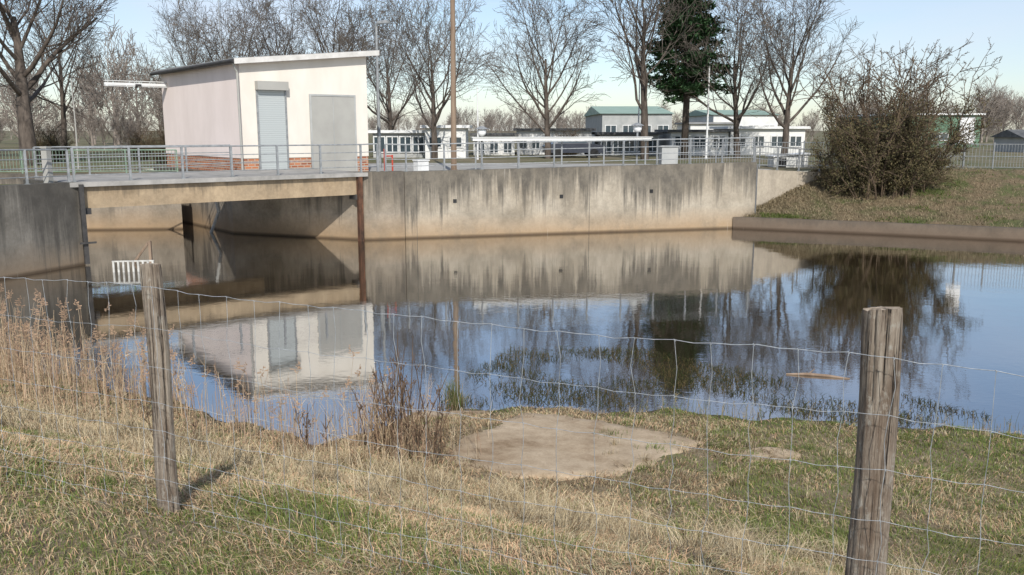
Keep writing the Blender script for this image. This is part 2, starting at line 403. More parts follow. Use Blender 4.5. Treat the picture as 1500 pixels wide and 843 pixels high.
# ------------------------------------------------------------ retaining walls
def wall(name, pts, zb, th, mat, label):
    mb = MB().path(pts, zb, th); o = mesh_obj(name, mb, mat, loc=(pts[0][0], pts[0][1], 0)); return tag(o, label, 'wall')
WE = (11.0, 40.22)
mid = [( -4.35 + (WE[0]+4.35)*k/7, 36.07+(WE[1]-36.07)*k/7, 2.72+.24*k/7) for k in range(8)]
w = wall('retaining_wall', mid, -1.2, .45, M['wall'], 'long streaked concrete retaining wall above the pond')
dd = (Vector(mid[-1][:2])-Vector(mid[0][:2])).normalized(); wr = math.atan2(dd.y, dd.x)
for k, zz_ in ((.13, 1.5), (.42, 1.6), (.68, 1.75)):
    p = Vector(mid[0][:2]).lerp(Vector(mid[-1][:2]), k)
    mesh_obj('drain_hole', MB().box((p.x, p.y, zz_), (.15, .05, .15), wr), M['black'], parent=w)
for k in (.03, .5):
    p = Vector(mid[0][:2]).lerp(Vector(mid[-1][:2]), k)
    mesh_obj('expansion_joint', MB().box((p.x, p.y, 1.3), (.015, .012, 2.7), wr), M['dark'], parent=w)
mesh_obj('end_shade_strip', MB().box((WE[0]+.03, WE[1]+.06, 1.4), (.07, .1, 2.9), wr), M['darkroof'], parent=w)  # dark strip painting the shadow edge where the wing wall steps back
wall('bridge_abutment', [TT(7.2, 15.8)+(2.55,), TT(7.25, 5.6)+(2.55,), (-5.92, 35.58, 2.74), (-4.36, 36.0, 2.74)], -1.2, .6, M['pier'], 'stained concrete abutment carrying the bridge end')
wall('wing_wall', [(11.0, 40.7, 2.62), (12.8, 41.9, 2.5), (15.0, 43.4, 2.36)], -1.2, .4, M['wing'], 'short pale concrete wing wall running into the slope')
wall('quay_wall', [(9.95, 39.86, .52), (15, 37.7, .52), (20.3, 35.15, .52), (32, 30, .52), (60, 19.8, .52)], -1.2, .42, M['kerb'], 'low dark brown concrete quay edge below the grass slope')
wall('side_wall', [(-18.3, 17, 2.78), (-15.25, 26, 2.76), (-14.1, 29.0, 2.72), TT(-.15, 5.4)+(2.6,)], -1.2, .5, M['walldark'], 'mossy weathered concrete wall beside the bridge')
wall('basin_wall', [(-28, 38.2, 2.5), (-14.75, 39.6, 2.5), TT(6.1, 16)+(2.5,)], -1.2, .45, M['pier'], 'concrete wall behind the bridge opening')
tag(mesh_obj('rusty_guide_rail', MB().box((-6.05, 35.36, 1.35), (.2, .16, 2.7), ROT).box((-6.05, 35.27, 1.35), (.06, .06, 2.7), ROT), M['rust'], loc=(-6.1, 35.3, 0)), 'rusty steel guide rail on the abutment corner', 'guide rail')
tag(mesh_obj('iron_guide_rail', MB().box((-13.98, 28.88, 1.35), (.14, .14, 2.6), ROT).box((-13.85, 28.8, .75), (.5, .06, .06), ROT), M['dark'], loc=(-14, 28.9, 0)), 'dark steel guide rail on the mossy wall', 'guide rail')

# ------------------------------------------------------------ bridge
br = thing('footbridge', TT(5.2, 2.4)+(0,), 'flat brown-stained concrete bridge over the channel', 'bridge')
L = 10.45
mesh_obj('edge_beam', MB().box(TT(L/2, .25)+(2.2,), (L, .5, .7), ROT), M['beam'], br)
mesh_obj('edge_beam', MB().box(TT(L/2-1, 4.6)+(2.2,), (L-2, .5, .66), ROT), M['beam'], br)
mesh_obj('deck', MB().box(TT(L/2-.1, 2.37)+(2.64,), (L+.5, 5.1, .15), ROT), M['deck'], br)
mesh_obj('bearing', MB().box(TT(.12, .2)+(1.76,), (.35, .6, .2), ROT), M['dark'], br)
mesh_obj('bearing', MB().box(TT(L-.2, .2)+(1.76,), (.35, .5, .2), ROT), M['dark'], br)

def railing(name, pts, h, mat, label, spacing=1.9, rails=(1.0, .72, .45, .2), rp=.028, rr=.022, bars=None):
    p0 = pts[0]; th = thing(name, p0, label, 'railing')
    P = [Vector(p) for p in pts]
    for a, b in zip(P, P[1:]):
        n = max(1, round((b-a).length/spacing))
        for k in range(n+(1 if b is P[-1] else 0)):
            q = a.lerp(b, k/n)
            mesh_obj('post', MB().box((q.x, q.y, q.z+h/2), (rp*2, rp*2, h), ROT).box((q.x, q.y, q.z+.01), (.14, .14, .02), ROT), mat, th)
    for j, f in enumerate(rails):
        r_ = rr*(1.35 if j == 0 else .8)
        mesh_obj('top_rail' if j == 0 else 'rail', MB().tube([(p.x, p.y, p.z+h*f) for p in P], r_, 6), mat, th)
    if bars:
        mb = MB()
        for a, b in zip(P, P[1:]):
            n = int((b-a).length/bars)
            for k in range(n):
                q = a.lerp(b, (k+.5)/n); mb.box((q.x, q.y, q.z+h*.55), (.016, .016, h*.85))
        mesh_obj('bars', mb, mat, th)['kind'] = 'stuff'
    return th
railing('railing', [TT(-.1, .1)+(2.715,), TT(L, .1)+(2.715,), (-5.4, 35.95, 2.74)], 1.1, M['galv'], 'galvanised steel railing along the bridge edge', rp=.035)
railing('railing', [(-5.1, 36.1, 2.74), (-4.3, 36.3, 2.72), (10.9, 40.4, 2.96)], 1.08, M['galv'], 'galvanised steel railing on top of the long wall', 1.6)
railing('railing', [(11.1, 40.9, 2.62), (15.0, 43.6, 2.36)], 1.05, M['galv'], 'galvanised steel railing on the short wing wall', 1.6)
railing('railing', [(-18.4, 17.2, 2.78), (-15.5, 26, 2.76), (-14.35, 28.9, 2.715)], 1.05, M['galv'], 'galvanised railing on the mossy side wall', rp=.035)
railing('railing', [(-46, 37.2, 2.42), (-28, 38.5, 2.46), (-14.9, 39.8, 2.46)], 1.05, M['greenrail'], 'green bar railing behind the channel', 2.2, (1.0, .12), bars=.14)
railing('railing', [TT(-.3, 4.85)+(2.715,), TT(7, 4.85)+(2.715,)], 1.05, M['galv'], 'galvanised railing on the far bridge edge', rp=.03)
tag(mesh_obj('concrete_post', MB().prism([(-15.0, 28.55), (-14.8, 28.5), (-14.75, 28.7), (-14.95, 28.75)], 2.6, 3.82).prism([(-15.02, 28.53), (-14.78, 28.48), (-14.73, 28.72), (-14.97, 28.77)], 3.82, 3.87), M['gate'], loc=(-14.85, 28.65, 2.6)), 'grey square concrete post at the bridge railing end', 'post')

sg = thing('sluice_gate', TT(6.7, 6.6)+(0,), 'dark steel sluice gate arm under the bridge', 'sluice gate')
mesh_obj('gate_leaf', MB().box(TT(6.65, 13)+(1.2,), (1.3, .1, 2.4), ROT), M['dark'], sg)
mesh_obj('arm', MB().tube([TT(6.75, 6.6)+(2.3,), TT(6.95, 6.4)+(.9,), TT(6.6, 6.7)+(-.2,)], .07), M['gate'], sg)

fr_ = thing('timber_brace', (-12.3, 29.3, 0), 'small weathered timber post with diagonal brace in water', 'timber brace')
mesh_obj('post', MB().box((-12.05, 29.3, .2), (.09, .09, 1.1)), M['polewood'], fr_)
mesh_obj('brace', MB().tube([(-12.62, 29.3, .02), (-12.1, 29.27, .68)], .045, 6), M['polewood'], fr_)
pg = thing('water_grating', (-11.9, 27.4, 0), 'small pale slatted grating standing at the water line', 'grating')
mb = MB()
for k in range(9): mb.box((-12.45+.145*k, 27.4+.022*k, .16), (.06, .03, .36))
mesh_obj('slats', mb, M['dullwhite'], pg)
mesh_obj('top_bar', MB().box((-11.88, 27.52, .34), (1.25, .06, .04), .155), M['dullwhite'], pg)

# ------------------------------------------------------------ pump house
t0, d0, W, Dp = 7.62, 5.0, 5.98, 10.0
def BF(w, d): return TT(t0+w, d0+d)
hb = 2.44
E0, E1 = 7.1, 7.68
def roofz(w, d): return E0+(E1-E0)*w/W
ph = thing('pump_house', BF(W/2, Dp/2)+(hb,), 'small cream rendered pump house with mono-pitch roof', 'building')
mesh_obj('front_wall', MB().prism([BF(0, 0), BF(W, 0), BF(W, .3), BF(0.3, .3)], 3.2, [roofz(0,0), roofz(W,0), roofz(W,0), roofz(.3,0)]), M['render_front'], ph)
mesh_obj('side_wall', MB().prism([BF(0, 0.003), BF(.297, .3), BF(.297, Dp), BF(0, Dp)], 3.2, E0), M['render_side'], ph)
mesh_obj('side_wall', MB().prism([BF(W-.3, .303), BF(W, .303), BF(W, Dp), BF(W-.3, Dp)], 3.2, E1), M['render_front'], ph)
mesh_obj('back_wall', MB().prism([BF(.3, Dp-.3), BF(W-.303, Dp-.3), BF(W-.303, Dp-.003), BF(.3, Dp-.003)], 3.2, [E0,E1-.04,E1-.04,E0]), M['render_side'], ph)
mesh_obj('brick_base', MB().prism([BF(.02, .02), BF(W-.02, .02), BF(W-.02, Dp-.02), BF(.02, Dp-.02)], hb-.6, 3.2), M['brick'], ph)
o1, o2 = .3, .35
rp = [BF(-o1, -o2), BF(W+.45, -o2), BF(W+.45, Dp+.3), BF(-o1, Dp+.3)]
zl, zr = E0-.04, E1+.05
rf = mesh_obj('roof', MB().prism(rp, [zl+.02, zr+.02, zr+.02, zl+.02], [zl+.22, zr+.22, zr+.22, zl+.22]), M['roof'], ph)
fp = [BF(-o1-.03, -o2-.03), BF(W+.48, -o2-.03), BF(W+.48, -o2), BF(-o1-.03, -o2)]
fz = [zl-.02, zr-.02, zr-.02, zl-.02]
mesh_obj('fascia', MB().prism(fp, fz, [z_+.22 for z_ in fz]), M['fascia'], rf, org=ph.location)
mesh_obj('soffit', MB().prism([BF(-o1+.02, -o2+.02), BF(W+.42, -o2+.02), BF(W+.42, -.005), BF(-o1+.02, -.005)], [zl-.01, zr-.01, zr-.01, zl-.01], [zl+.015, zr+.015, zr+.015, zl+.015]), M['polewood'], ph)
g0 = BF(-o1-.06, -o2); g1 = BF(-o1-.06, Dp+.3)
mesh_obj('gutter', MB().tube([g0+(zl+.1,), g1+(zl+.06,)], .08, 8), M['dark'], ph)
mesh_obj('downpipe', MB().tube([BF(-o1, -.15)+(zl+.02,), BF(-.12, -.08)+(zl-.35,), BF(-.1, -.08)+(3.0,), BF(-.1, -.08)+(hb,)], .05, 8), M['gate'], ph)
mesh_obj('shutter_door', MB().box(BF(1.335, -.02)+((hb+6.03)/2,), (1.2, .06, 6.03-hb), ROT), M['shutter'], ph)
for wx_ in (.70, 1.97):
    mesh_obj('door_frame', MB().box(BF(wx_, -.035)+((hb+6.03)/2,), (.07, .09, 6.03-hb), ROT), M['galv'], ph)
mesh_obj('shutter_box', MB().box(BF(1.335, -.15)+(6.22,), (1.38, .32, .36), ROT), M['gate'], ph)
mesh_obj('gate', MB().box(BF(4.22, -.02)+((hb+5.85)/2,), (2.1, .06, 5.85-hb), ROT), M['gate'], ph)
mesh_obj('gate_frame', MB().box(BF(3.13, -.03)+((hb+5.93)/2,), (.08, .08, 5.93-hb), ROT).box(BF(5.31, -.03)+((hb+5.93)/2,), (.08, .08, 5.93-hb), ROT)
         .box(BF(4.22, -.032)+(5.89,), (2.1, .08, .08), ROT).box(BF(4.22, -.055)+((hb+5.85)/2,), (.03, .02, 5.8-hb), ROT), M['greywall'], ph)
mesh_obj('antenna', MB().tube([BF(1.6, 6)+(7.2,), BF(1.6, 6)+(11.5,)], .02, 5), M['galv'], ph)
cb = thing('hoist_beam', BF(-.2, 8)+(6,), 'short white horizontal steel hoist beam on the side wall', 'beam')
p0, p1 = BF(0, 9.2), BF(-2.9, 9.2)
mesh_obj('beam', MB().box(((p0[0]+p1[0])/2, (p0[1]+p1[1])/2, 6.55), (2.9, .1, .12), ROT).box(((p0[0]+p1[0])/2, (p0[1]+p1[1])/2, 6.69), (2.9, .2, .03), ROT).box(((p0[0]+p1[0])/2, (p0[1]+p1[1])/2, 6.45), (2.9, .2, .03), ROT), M['white'], cb)
pm = BF(-1.4, 9.0); mesh_obj('trolley', MB().box((pm[0], pm[1], 6.5), (.25, .12, .1), ROT).box((pm[0]-.1, pm[1], 6.42), (.1, .1, .08), ROT), M['dark'], cb)
tag(mesh_obj('marker_frame', MB().tube([(-5.35, 37.6, 2.4), (-5.35, 37.6, 3.6)], .035).tube([(-5.05, 37.8, 2.4), (-5.05, 37.8, 3.35)], .035).tube([(-5.35, 37.6, 3.3), (-5.05, 37.8, 3.3)], .03), M['red'], loc=(-5.35, 37.6, 2.4)), 'red painted steel marker frame by the railing', 'marker')
tag(mesh_obj('small_cabinet', MB().box((-3.9, 38.4, 2.75), (.55, .35, .65), ROT).box((-3.9, 38.4, 3.1), (.62, .42, .05), ROT), M['white'], loc=(-3.9, 38.4, 2.43)), 'small white utility cabinet behind the railing', 'cabinet')

# ------------------------------------------------------------ canopy
pi = thing('flat_canopy', (-2, 42.5, 2.43), 'thin flat pale canopy on slim steel supports', 'canopy')
a_, b_ = Vector((-1.9, 42.6, 3.9)), Vector((6.7, 43.9, 4.0)); cm = (a_+b_)/2; ra = math.atan2(b_.y-a_.y, b_.x-a_.x)
mesh_obj('canopy_slab', MB().box(tuple(cm), ((b_-a_).length, .8, .15), ra).box((cm.x, cm.y, cm.z+.09), ((b_-a_).length+.1, .9, .03), ra), M['whitewall'], pi)
for k in np.linspace(.02, .98, 5):
    q = a_.lerp(b_, k); mesh_obj('support', MB().box((q.x, q.y, 3.1), (.07, .07, 1.45)).box((q.x, q.y, 3.84), (.2, .2, .05)), M['galv'], pi)
lan = thing('globe_lantern', (-1.45, 43.2, 2.43), 'white globe lantern with cap on a grey post', 'lantern', 'globe lanterns in the yard')
mesh_obj('globe', MB().sphere((-1.45, 43.2, 4.3), .22), M['white'], lan, smooth=True)
mesh_obj('cap', MB().tube([(-1.45, 43.2, 4.42), (-1.45, 43.2, 4.56)], [.34, .08], 12), M['galv'], lan)
mesh_obj('post', MB().tube([(-1.45, 43.2, 2.43), (-1.45, 43.2, 4.1)], .05, 8), M['galv'], lan)
copy_thing(lan, (6.2, 44.5, 2.6))
tag(mesh_obj('concrete_block', MB().box((7.6, 43.6, 3.0), (.8, .6, 1.15), .1).box((7.6, 43.6, 3.6), (.9, .7, .06), .1), M['greywall'], loc=(7.6, 43.6, 2.43)), 'pale grey concrete block at the canopy end', 'block')

def pole(name, x, y, h, r, mat, label, cat):
    return tag(mesh_obj(name, MB().tube([(x, y, 2.4), (x+.03, y, 2.4+h*.5), (x, y, 2.4+h)], [r, r*.85, r*.65], 10).tube([(x, y, 2.38), (x, y, 2.55)], r*1.4, 10), mat, loc=(x, y, 2.4)), label, cat)
pole('utility_pole', -2.73, 42, 13, .14, M['polewood'], 'tall brown wooden utility pole in the yard', 'pole')
pole('flagpole', 9.8, 70, 8.6, .06, M['white'], 'slim white flagpole before the trees', 'flagpole')
pole('flagpole', 13.2, 61, 6.6, .07, M['white'], 'white pole in front of the pine tree', 'flagpole')
pole('flagpole', -2.3, 60, 4.8, .06, M['white'], 'short white pole beside low buildings', 'flagpole')
pole('steel_post', -22.3, 46, 4.5, .04, M['gate'], 'grey steel post in front of bare trees', 'post')
lp = thing('street_lamp', (-6.8, 46, 2.4), 'grey steel street lamp beside the pump house', 'street lamp')
mesh_obj('pole', MB().tube([(-6.8, 46, 2.4), (-6.8, 46, 9.5)], [.1, .06], 10), M['galv'], lp)
mesh_obj('lamp_head', MB().tube([(-6.85, 46, 9.45), (-6.7, 45.95, 9.65), (-6.2, 45.8, 9.7)], [.05, .1, .08], 8).box((-6.35, 45.85, 9.66), (.55, .22, .1), -.3), M['galv'], lp)

# ------------------------------------------------------------ background buildings
def building(name, x0, x1, y, depth, z1, wallm, roofm, label, nwin=0, wz=(3.1, 4.0), over=.3, pitch=.0, ww_=.62):
    th = thing(name, ((x0+x1)/2, y, 2.4), label, 'building')
    mesh_obj('wall', MB().prism([(x0, y), (x1, y), (x1, y+depth), (x0, y+depth)], 2.3, z1), wallm, th)
    if pitch:
        mb = MB(); zm = z1+pitch
        mb.v = [(x0-over, y-over, z1), (x1+over, y-over, z1), (x1+over, y+depth+over, z1), (x0-over, y+depth+over, z1), (x0-over, y+depth/2, zm), (x1+over, y+depth/2, zm)]
        mb.f = [(0, 1, 5, 4), (2, 3, 4, 5), (0, 4, 3), (1, 2, 5), (0, 3, 2, 1)]
        mesh_obj('roof', mb, roofm, th)
    else:
        mesh_obj('roof', MB().prism([(x0-over, y-over), (x1+over, y-over), (x1+over, y+depth+over), (x0-over, y+depth+over)], z1+.003, z1+.2), roofm, th)
    for k in range(nwin):
        cx = x0+(x1-x0)*(k+.5)/nwin; ww = (x1-x0)/nwin*ww_
        wn = mesh_obj('window', MB().box((cx, y-.01, sum(wz)/2), (ww, .06, wz[1]-wz[0])), M['glass'], th)
        fr2 = MB()
        for s_ in (-1, 0, 1): fr2.box((cx+s_*ww/2, y-.05, sum(wz)/2), (.07, .06, wz[1]-wz[0]+.1))
        for s_ in (wz[0], wz[1]): fr2.box((cx, y-.052, s_), (ww+.07, .06, .07))
        mesh_obj('frame', fr2, M['white'], wn, org=th.location)
    return th
building('pavilion', -9.9, -6.2, 64, 5, 4.15, M['greywall'], M['white'], 'low white-roofed pavilion with large glass panes', 4, (2.8, 3.9), ww_=.85)
building('site_container', -6.0, -3.2, 62, 4, 4.5, M['whitewall'], M['white'], 'white container building with flat roof', 2, (3.2, 3.9))
building('garage_row', -3.0, .2, 70, 6, 3.9, M['whitewall'], M['darkroof'], 'low white garage row with dark flat roof', 3, (2.6, 3.5))
building('long_shed', .4, 6.4, 72, 6, 4.3, M['whitewall'], M['darkroof'], 'long low white shed with dark flat roof', 6, (2.9, 3.8))
building('glazed_shed', 6.9, 11.4, 70, 5, 4.0, M['greywall'], M['darkroof'], 'low glazed shed with dark flat roof', 5, (2.7, 3.6), ww_=.85)
building('production_hall', 11.0, 19.5, 110, 25, 6.3, M['greywall'], M['paleroof'], 'large grey hall with pale green roof', 4, (4, 4.9), pitch=1.2)
building('production_hall', 25, 33, 112, 20, 6.2, M['whitewall'], M['paleroof'], 'pale hall with muted green roof', 4, (4, 4.9), pitch=.8)
building('store_shed', 19.8, 24.6, 100, 8, 5.0, M['whitewall'], M['solar'], 'white store shed with grey roof', 3, (3.4, 4.3))
building('site_office', 12.2, 16.6, 69, 6, 4.2, M['whitewall'], M['darkroof'], 'white flat-roofed office with dark roof edge', 3, (3.0, 3.9))
building('site_office', 17.0, 22.8, 70, 6, 4.45, M['whitewall'], M['white'], 'white flat-roofed office beside bare trees', 4, (3.1, 3.9))
building('green_hall', 43.5, 52.5, 101, 20, 6.0, M['greenclad'], M['white'], 'dark green hall with white roof edge', 3, (3.2, 4))
building('low_shed', 44.5, 56, 78, 5, 3.7, M['greywall'], M['darkroof'], 'low shed with dark roof beside the fence', 3, (2.9, 3.4), pitch=.7)
hut = thing('animal_hutch', (14.8, 48, 2.4), 'small white hutch with sloping grey lid', 'hutch')
mesh_obj('body', MB().prism([(13.9, 47.5), (15.7, 47.5), (15.7, 48.7), (13.9, 48.7)], 2.35, [2.95, 3.1, 3.1, 2.95]), M['whitewall'], hut)
mesh_obj('lid', MB().prism([(13.8, 47.4), (15.8, 47.4), (15.8, 48.8), (13.8, 48.8)], [2.96, 3.12, 3.12, 2.96], [3.02, 3.18, 3.18, 3.02]), M['white'], hut)
mesh_obj('opening', MB().box((14.3, 47.49, 2.65), (.5, .03, .5)), M['black'], hut)

sg = thing('notice_sign', (23.2, 46, 2.4), 'blank white rectangular sign board on grey post', 'sign')
mesh_obj('board', MB().box((23.2, 45.93, 4.35), (.75, .04, 1.25)), M['white'], sg)
mesh_obj('frame', MB().box((23.2, 45.94, 5.0), (.8, .06, .05)).box((23.2, 45.94, 3.7), (.8, .06, .05)), M['galv'], sg)
mesh_obj('post', MB().tube([(23.2, 46, 2.2), (23.2, 46, 5.0)], .05), M['galv'], sg)

def meshfence(pts, h, label, mat):
    P = [Vector(p) for p in pts]; th = thing('mesh_fence', pts[0], label, 'fence')
    for a, b in zip(P, P[1:]):
        m = max(1, round((b-a).length/2.4))
        for i in range(m):
            p = a.lerp(b, i/m); q = a.lerp(b, (i+1)/m)
            mesh_obj('post', MB().tube([p, p+Vector((0, 0, h+.05))], .04, 6), mat, th)
            mb = MB()
            for f in (.08, .5, .97): mb.tube([p+Vector((0, 0, h*f)), q+Vector((0, 0, h*f))], .018, 4)
            for j in range(1, 16):
                r_ = p.lerp(q, j/16); mb.box((r_.x, r_.y, r_.z+h*.53), (.014, .014, h*.9))
            mesh_obj('panel', mb, mat, th)
meshfence([(19.2, 46.6, 2.4), (24.5, 45.6, 2.4), (33, 43.5, 2.4)], 1.3, 'galvanised steel mesh fence on top of the slope', M['galv'])
meshfence([(8.5, 47.5, 2.42), (20, 47.2, 2.42)], 1.35, 'grey bar fence behind the paved yard', M['galv'])

def car(x, y, rot, paint, label):
    e = thing('parked_car', (0, 0, 0), label, 'car')
    prof = [(-2.1, .35), (-2.12, .8), (-1.9, .95), (-1.55, 1.0), (-1.1, 1.42), (.35, 1.46), (1.05, 1.0), (1.9, .88), (2.1, .7), (2.1, .35)]
    mb = MB(); n = len(prof)
    for sy in (-.85, .85):
        for px, pz in prof: mb.v.append((px, sy*(1 if pz < 1.05 else .82), pz))
    mb.f = [tuple(reversed(range(n))), tuple(range(n, 2*n))] + [(i, (i+1) % n, n+(i+1) % n, n+i) for i in range(n)]
    mesh_obj('body', mb, paint, e)
    for sx in (-1.3, 1.3):
        for sy in (-.8, .8): mesh_obj('wheel', MB().tube([(sx, sy-.1, .32), (sx, sy+.1, .32)], .32, 14), M['black'], e)
    for sy in (-1, 1):
        mb = MB(); mb.v = [(-1.35, sy*.86, 1.04), (.85, sy*.86, 1.04), (.3, sy*.73, 1.4), (-1.05, sy*.73, 1.38)]; mb.f = [(0, 1, 2, 3)]
        mesh_obj('side_window', mb, M['glass'], e)
    e.location = (x, y, 2.43); e.rotation_euler = (0, 0, rot)
car(4.4, 64, .15, M['carred'], 'dark parked car behind the railing')

# ------------------------------------------------------------ trees
def make_tree(seed, Ht=10, spread=1.0, r0=.2, limbs=12, lv=(7, 6, 5), clear=.2, up=.12, twr=.009, maxl=4, tl=.62, a0=(22, 58)):
    R = random.Random(seed); trunk = MB(); crown = MB()
    def rv(s): return Vector((R.gauss(0, s), R.gauss(0, s), R.gauss(0, s)))
    def branch(p, d, L, r, lvl):
        nseg = (6, 6, 5, 4, 2)[lvl]
        pts = [p.copy()]; rad = [r]; d = d.normalized(); dirs = [d]
        endr = r*(.3 if lvl < 2 else .35)
        for i in range(nseg):
            d = (d + rv((.03, .1, .13, .14, .15)[lvl]) + Vector((0, 0, (0, up, up*.7, up*.4, 0)[lvl]))).normalized()
            p = p + d*L/nseg; pts.append(p); dirs.append(d); rad.append(max(twr, r+(endr-r)*(i+1)/nseg))
        (trunk if lvl <= 1 else crown).tube(pts, rad, (9, 6, 4, 3, 3)[lvl], cap=False)
        if lvl >= maxl: return
        nch = limbs if lvl == 0 else lv[lvl-1]
        for k in range(nch):
            if lvl == 0: f = clear/tl+(1-clear/tl)*(k+R.random()*.7)/nch
            else: f = .22+.78*(k+R.random())/nch
            f = min(max(f, 0), .999); i = min(int(f*nseg), nseg-1); q = pts[i].lerp(pts[i+1], f*nseg-i)
            dd_ = dirs[i+1]; az = R.uniform(0, 6.283) if lvl else k*2.4+R.uniform(-.4, .4)
            a = dd_.cross(Vector((.3, .5, .8))).normalized(); b = dd_.cross(a)
            ang = math.radians(R.uniform(*a0)*(1.25-.6*f) if lvl == 0 else R.uniform(22, 52))
            nd = dd_*math.cos(ang)+(a*math.cos(az)+b*math.sin(az))*math.sin(ang)
            if lvl == 0: LL = Ht*.54*spread*R.uniform(.75, 1.12)*(1-.18*f)
            else: LL = L*R.uniform(.4, .66)*(1.15-.45*f)
            rr_ = max(twr, (r+(endr-r)*f)*(R.uniform(.4, .6) if lvl == 0 else R.uniform(.38, .52)))
            branch(q, nd, LL, rr_, lvl+1)
    branch(Vector((0, 0, -.15)), Vector((R.uniform(-.05, .05), R.uniform(-.05, .05), 1)), Ht*tl, r0, 0)
    return trunk, crown
def tree_thing(name, seed, label, cat, group, x, y, rot, sc_, mt, mc, **kw):
    tr, cr_ = make_tree(seed, **kw)
    e = thing(name, (0, 0, 0), label, cat, group)
    mesh_obj('trunk', tr, mt, e, smooth=True); mesh_obj('crown', cr_, mc, e)
    e.location = (x, y, 2.4); e.rotation_euler = (0, 0, rot); e.scale = (sc_,)*3
    return e
TG = 'bare trees behind the basin'
tA = tree_thing('bare_tree', 3, 'large bare oak with dark spreading limbs', 'tree', None, -26.9, 50, 0, 1.4, M['bark'], M['bark'], r0=.36, limbs=12, lv=(8, 6, 4), clear=.24, spread=1.15, tl=.6, a0=(35, 80))
tB = tree_thing('bare_tree', 5, 'leafless rounded tree with ascending branches', 'tree', TG, -5.2, 60, 0, 1.04, M['bark'], M['twig'], r0=.23, limbs=13, lv=(8, 6, 4), clear=.18, a0=(25, 66), spread=1.05)
tC = tree_thing('bare_tree', 8, 'leafless oval tree with fine twigs', 'tree', TG, 2.5, 62, .5, 1.12, M['bark'], M['twig'], r0=.22, limbs=14, lv=(8, 6, 4), clear=.15, a0=(28, 72), spread=1.05)
tD = tree_thing('bare_tree', 14, 'tall leafless tree with upright forks', 'tree', TG, 8.9, 60, .5, 1.36, M['bark'], M['twig'], r0=.22, limbs=12, lv=(8, 6, 4), clear=.22, spread=.98, tl=.7)
for src, x, y, s_, rz in ((tC, 15.6, 62, 1.1, 2), (tB, 18.2, 60, 1.12, 1.2), (tD, -34, 68, 1.15, 2.5), (tC, -23.3, 76, 1.2, 4),
                          (tD, -18.2, 72, 1.1, 1), (tB, -14.6, 76, 1.35, 5), (tC, -29, 82, 1.2, .3), (tD, -38, 60, 1.1, 4.4),
                          (tC, -9.6, 72, 1.1, 2.9), (tD,-45,66,1.2,.9)):
    copy_thing(src, (x, y, 2.4), rz, s_)
R = random.Random(5); tr = MB().tube([(0, 0, -.1), (.05, 0, 4), (-.1, .1, 8), (0, 0, 11.6)], [.26, .21, .12, .03], 9)
nd = MB()
for k in range(300):
    h_ = 4.0+7.6*R.random()**.85; g_ = (h_-4.0)/7.6
    L_ = (2.9*(1-g_)**.6*(1 if g_ > .15 else .6+2.6*g_)+.4)*R.uniform(.5, 1.1); az = R.uniform(0, 6.28)
    d = Vector((math.cos(az), math.sin(az), R.uniform(-.2, .25))); base = Vector((0, 0, h_))
    tr.tube([base, base+d*L_], [.035, .012], 4, cap=False)
    for j in range(int(10+20*L_)):
        f = R.uniform(.3, 1.05); c = base+d*L_*f+Vector((R.gauss(0, .17), R.gauss(0, .17), R.gauss(0, .1)))
        for q in range(3):
            a = Vector((R.gauss(0, 1), R.gauss(0, 1), R.gauss(0, .6))).normalized()*.24; b = a.cross(Vector((R.random(), R.random(), 1))).normalized()*.065
            i0 = len(nd.v); nd.v += [tuple(c-b), tuple(c+b), tuple(c+a)]; nd.f.append((i0, i0+1, i0+2))
pn = thing('pine_tree', (0, 0, 0), 'dark green pine with bare lower trunk', 'tree')
mesh_obj('trunk', tr, M['bark'], pn, smooth=True); mesh_obj('crown', nd, M['pine'], pn); pn.location = (12.0, 62.5, 2.4); pn.scale = (1.05,)*3
# big bush on the slope
R = random.Random(22); tr = MB(); cr_ = MB(); lf = MB()
def bb(p, d, L, r, lvl, wisp=False):
    n = 6 if lvl == 0 else 4; pts = [p]; rad = [r]
    for i in range(n):
        d = (d+Vector((R.uniform(-.2, .2), R.uniform(-.2, .2), R.uniform(-.14, .16)))).normalized(); p = p+d*L/n; pts.append(p); rad.append(max(.009, r*(1-.7*(i+1)/n)))
    (tr if lvl == 0 else cr_).tube(pts, rad, 5 if lvl == 0 else 3, cap=False)
    if lvl < 3:
        for k in range(((13, 6, 4) if wisp else (10, 6, 5))[lvl]):
            f = R.uniform(.08, 1)*n; i = min(int(f), n-1); q = pts[i].lerp(pts[i+1], f-i)
            bb(q, (d+Vector((R.gauss(0, .65), R.gauss(0, .65), R.gauss(0, .5)))).normalized(), L*R.uniform(.16, .34), r*.5, lvl+1, wisp)
    if lvl >= 2 and p.z < 4.2+.8*math.sin(p.x*1.9+1):
        for k in range(2):
            c = p+Vector((R.gauss(0, .12), R.gauss(0, .12), R.gauss(0, .12))); a = Vector((R.gauss(0, 1), R.gauss(0, 1), R.gauss(0, 1))).normalized()*.06; b = Vector((R.gauss(0, 1), R.gauss(0, 1), R.gauss(0, 1))).normalized()*.045
            i0 = len(lf.v); lf.v += [tuple(c-b), tuple(c+b), tuple(c+a)]; lf.f.append((i0, i0+1, i0+2))
for k in range(92):
    az = R.uniform(0, 6.28); rr_ = R.uniform(0, 2.0)
    tall = k < 40; out = R.uniform(.03, .5 if tall else .8)
    bb(Vector((math.cos(az)*rr_, math.sin(az)*rr_*.8, 0)), Vector((math.cos(az)*out, math.sin(az)*out, 1.0)).normalized(), (R.uniform(4.4, 6.6) if tall else R.uniform(1.8, 4.0)), .045, 0, tall)
bs = thing('bush', (0, 0, 0), 'large tangled brown leafless bush on the slope', 'bush')
mesh_obj('stems', tr, M['bush'], bs); mesh_obj('twigs', cr_, M['bush'], bs); mesh_obj('leaves', lf, M['leaf'], bs)
bs.location = (17.5, 42.0, 1.25)
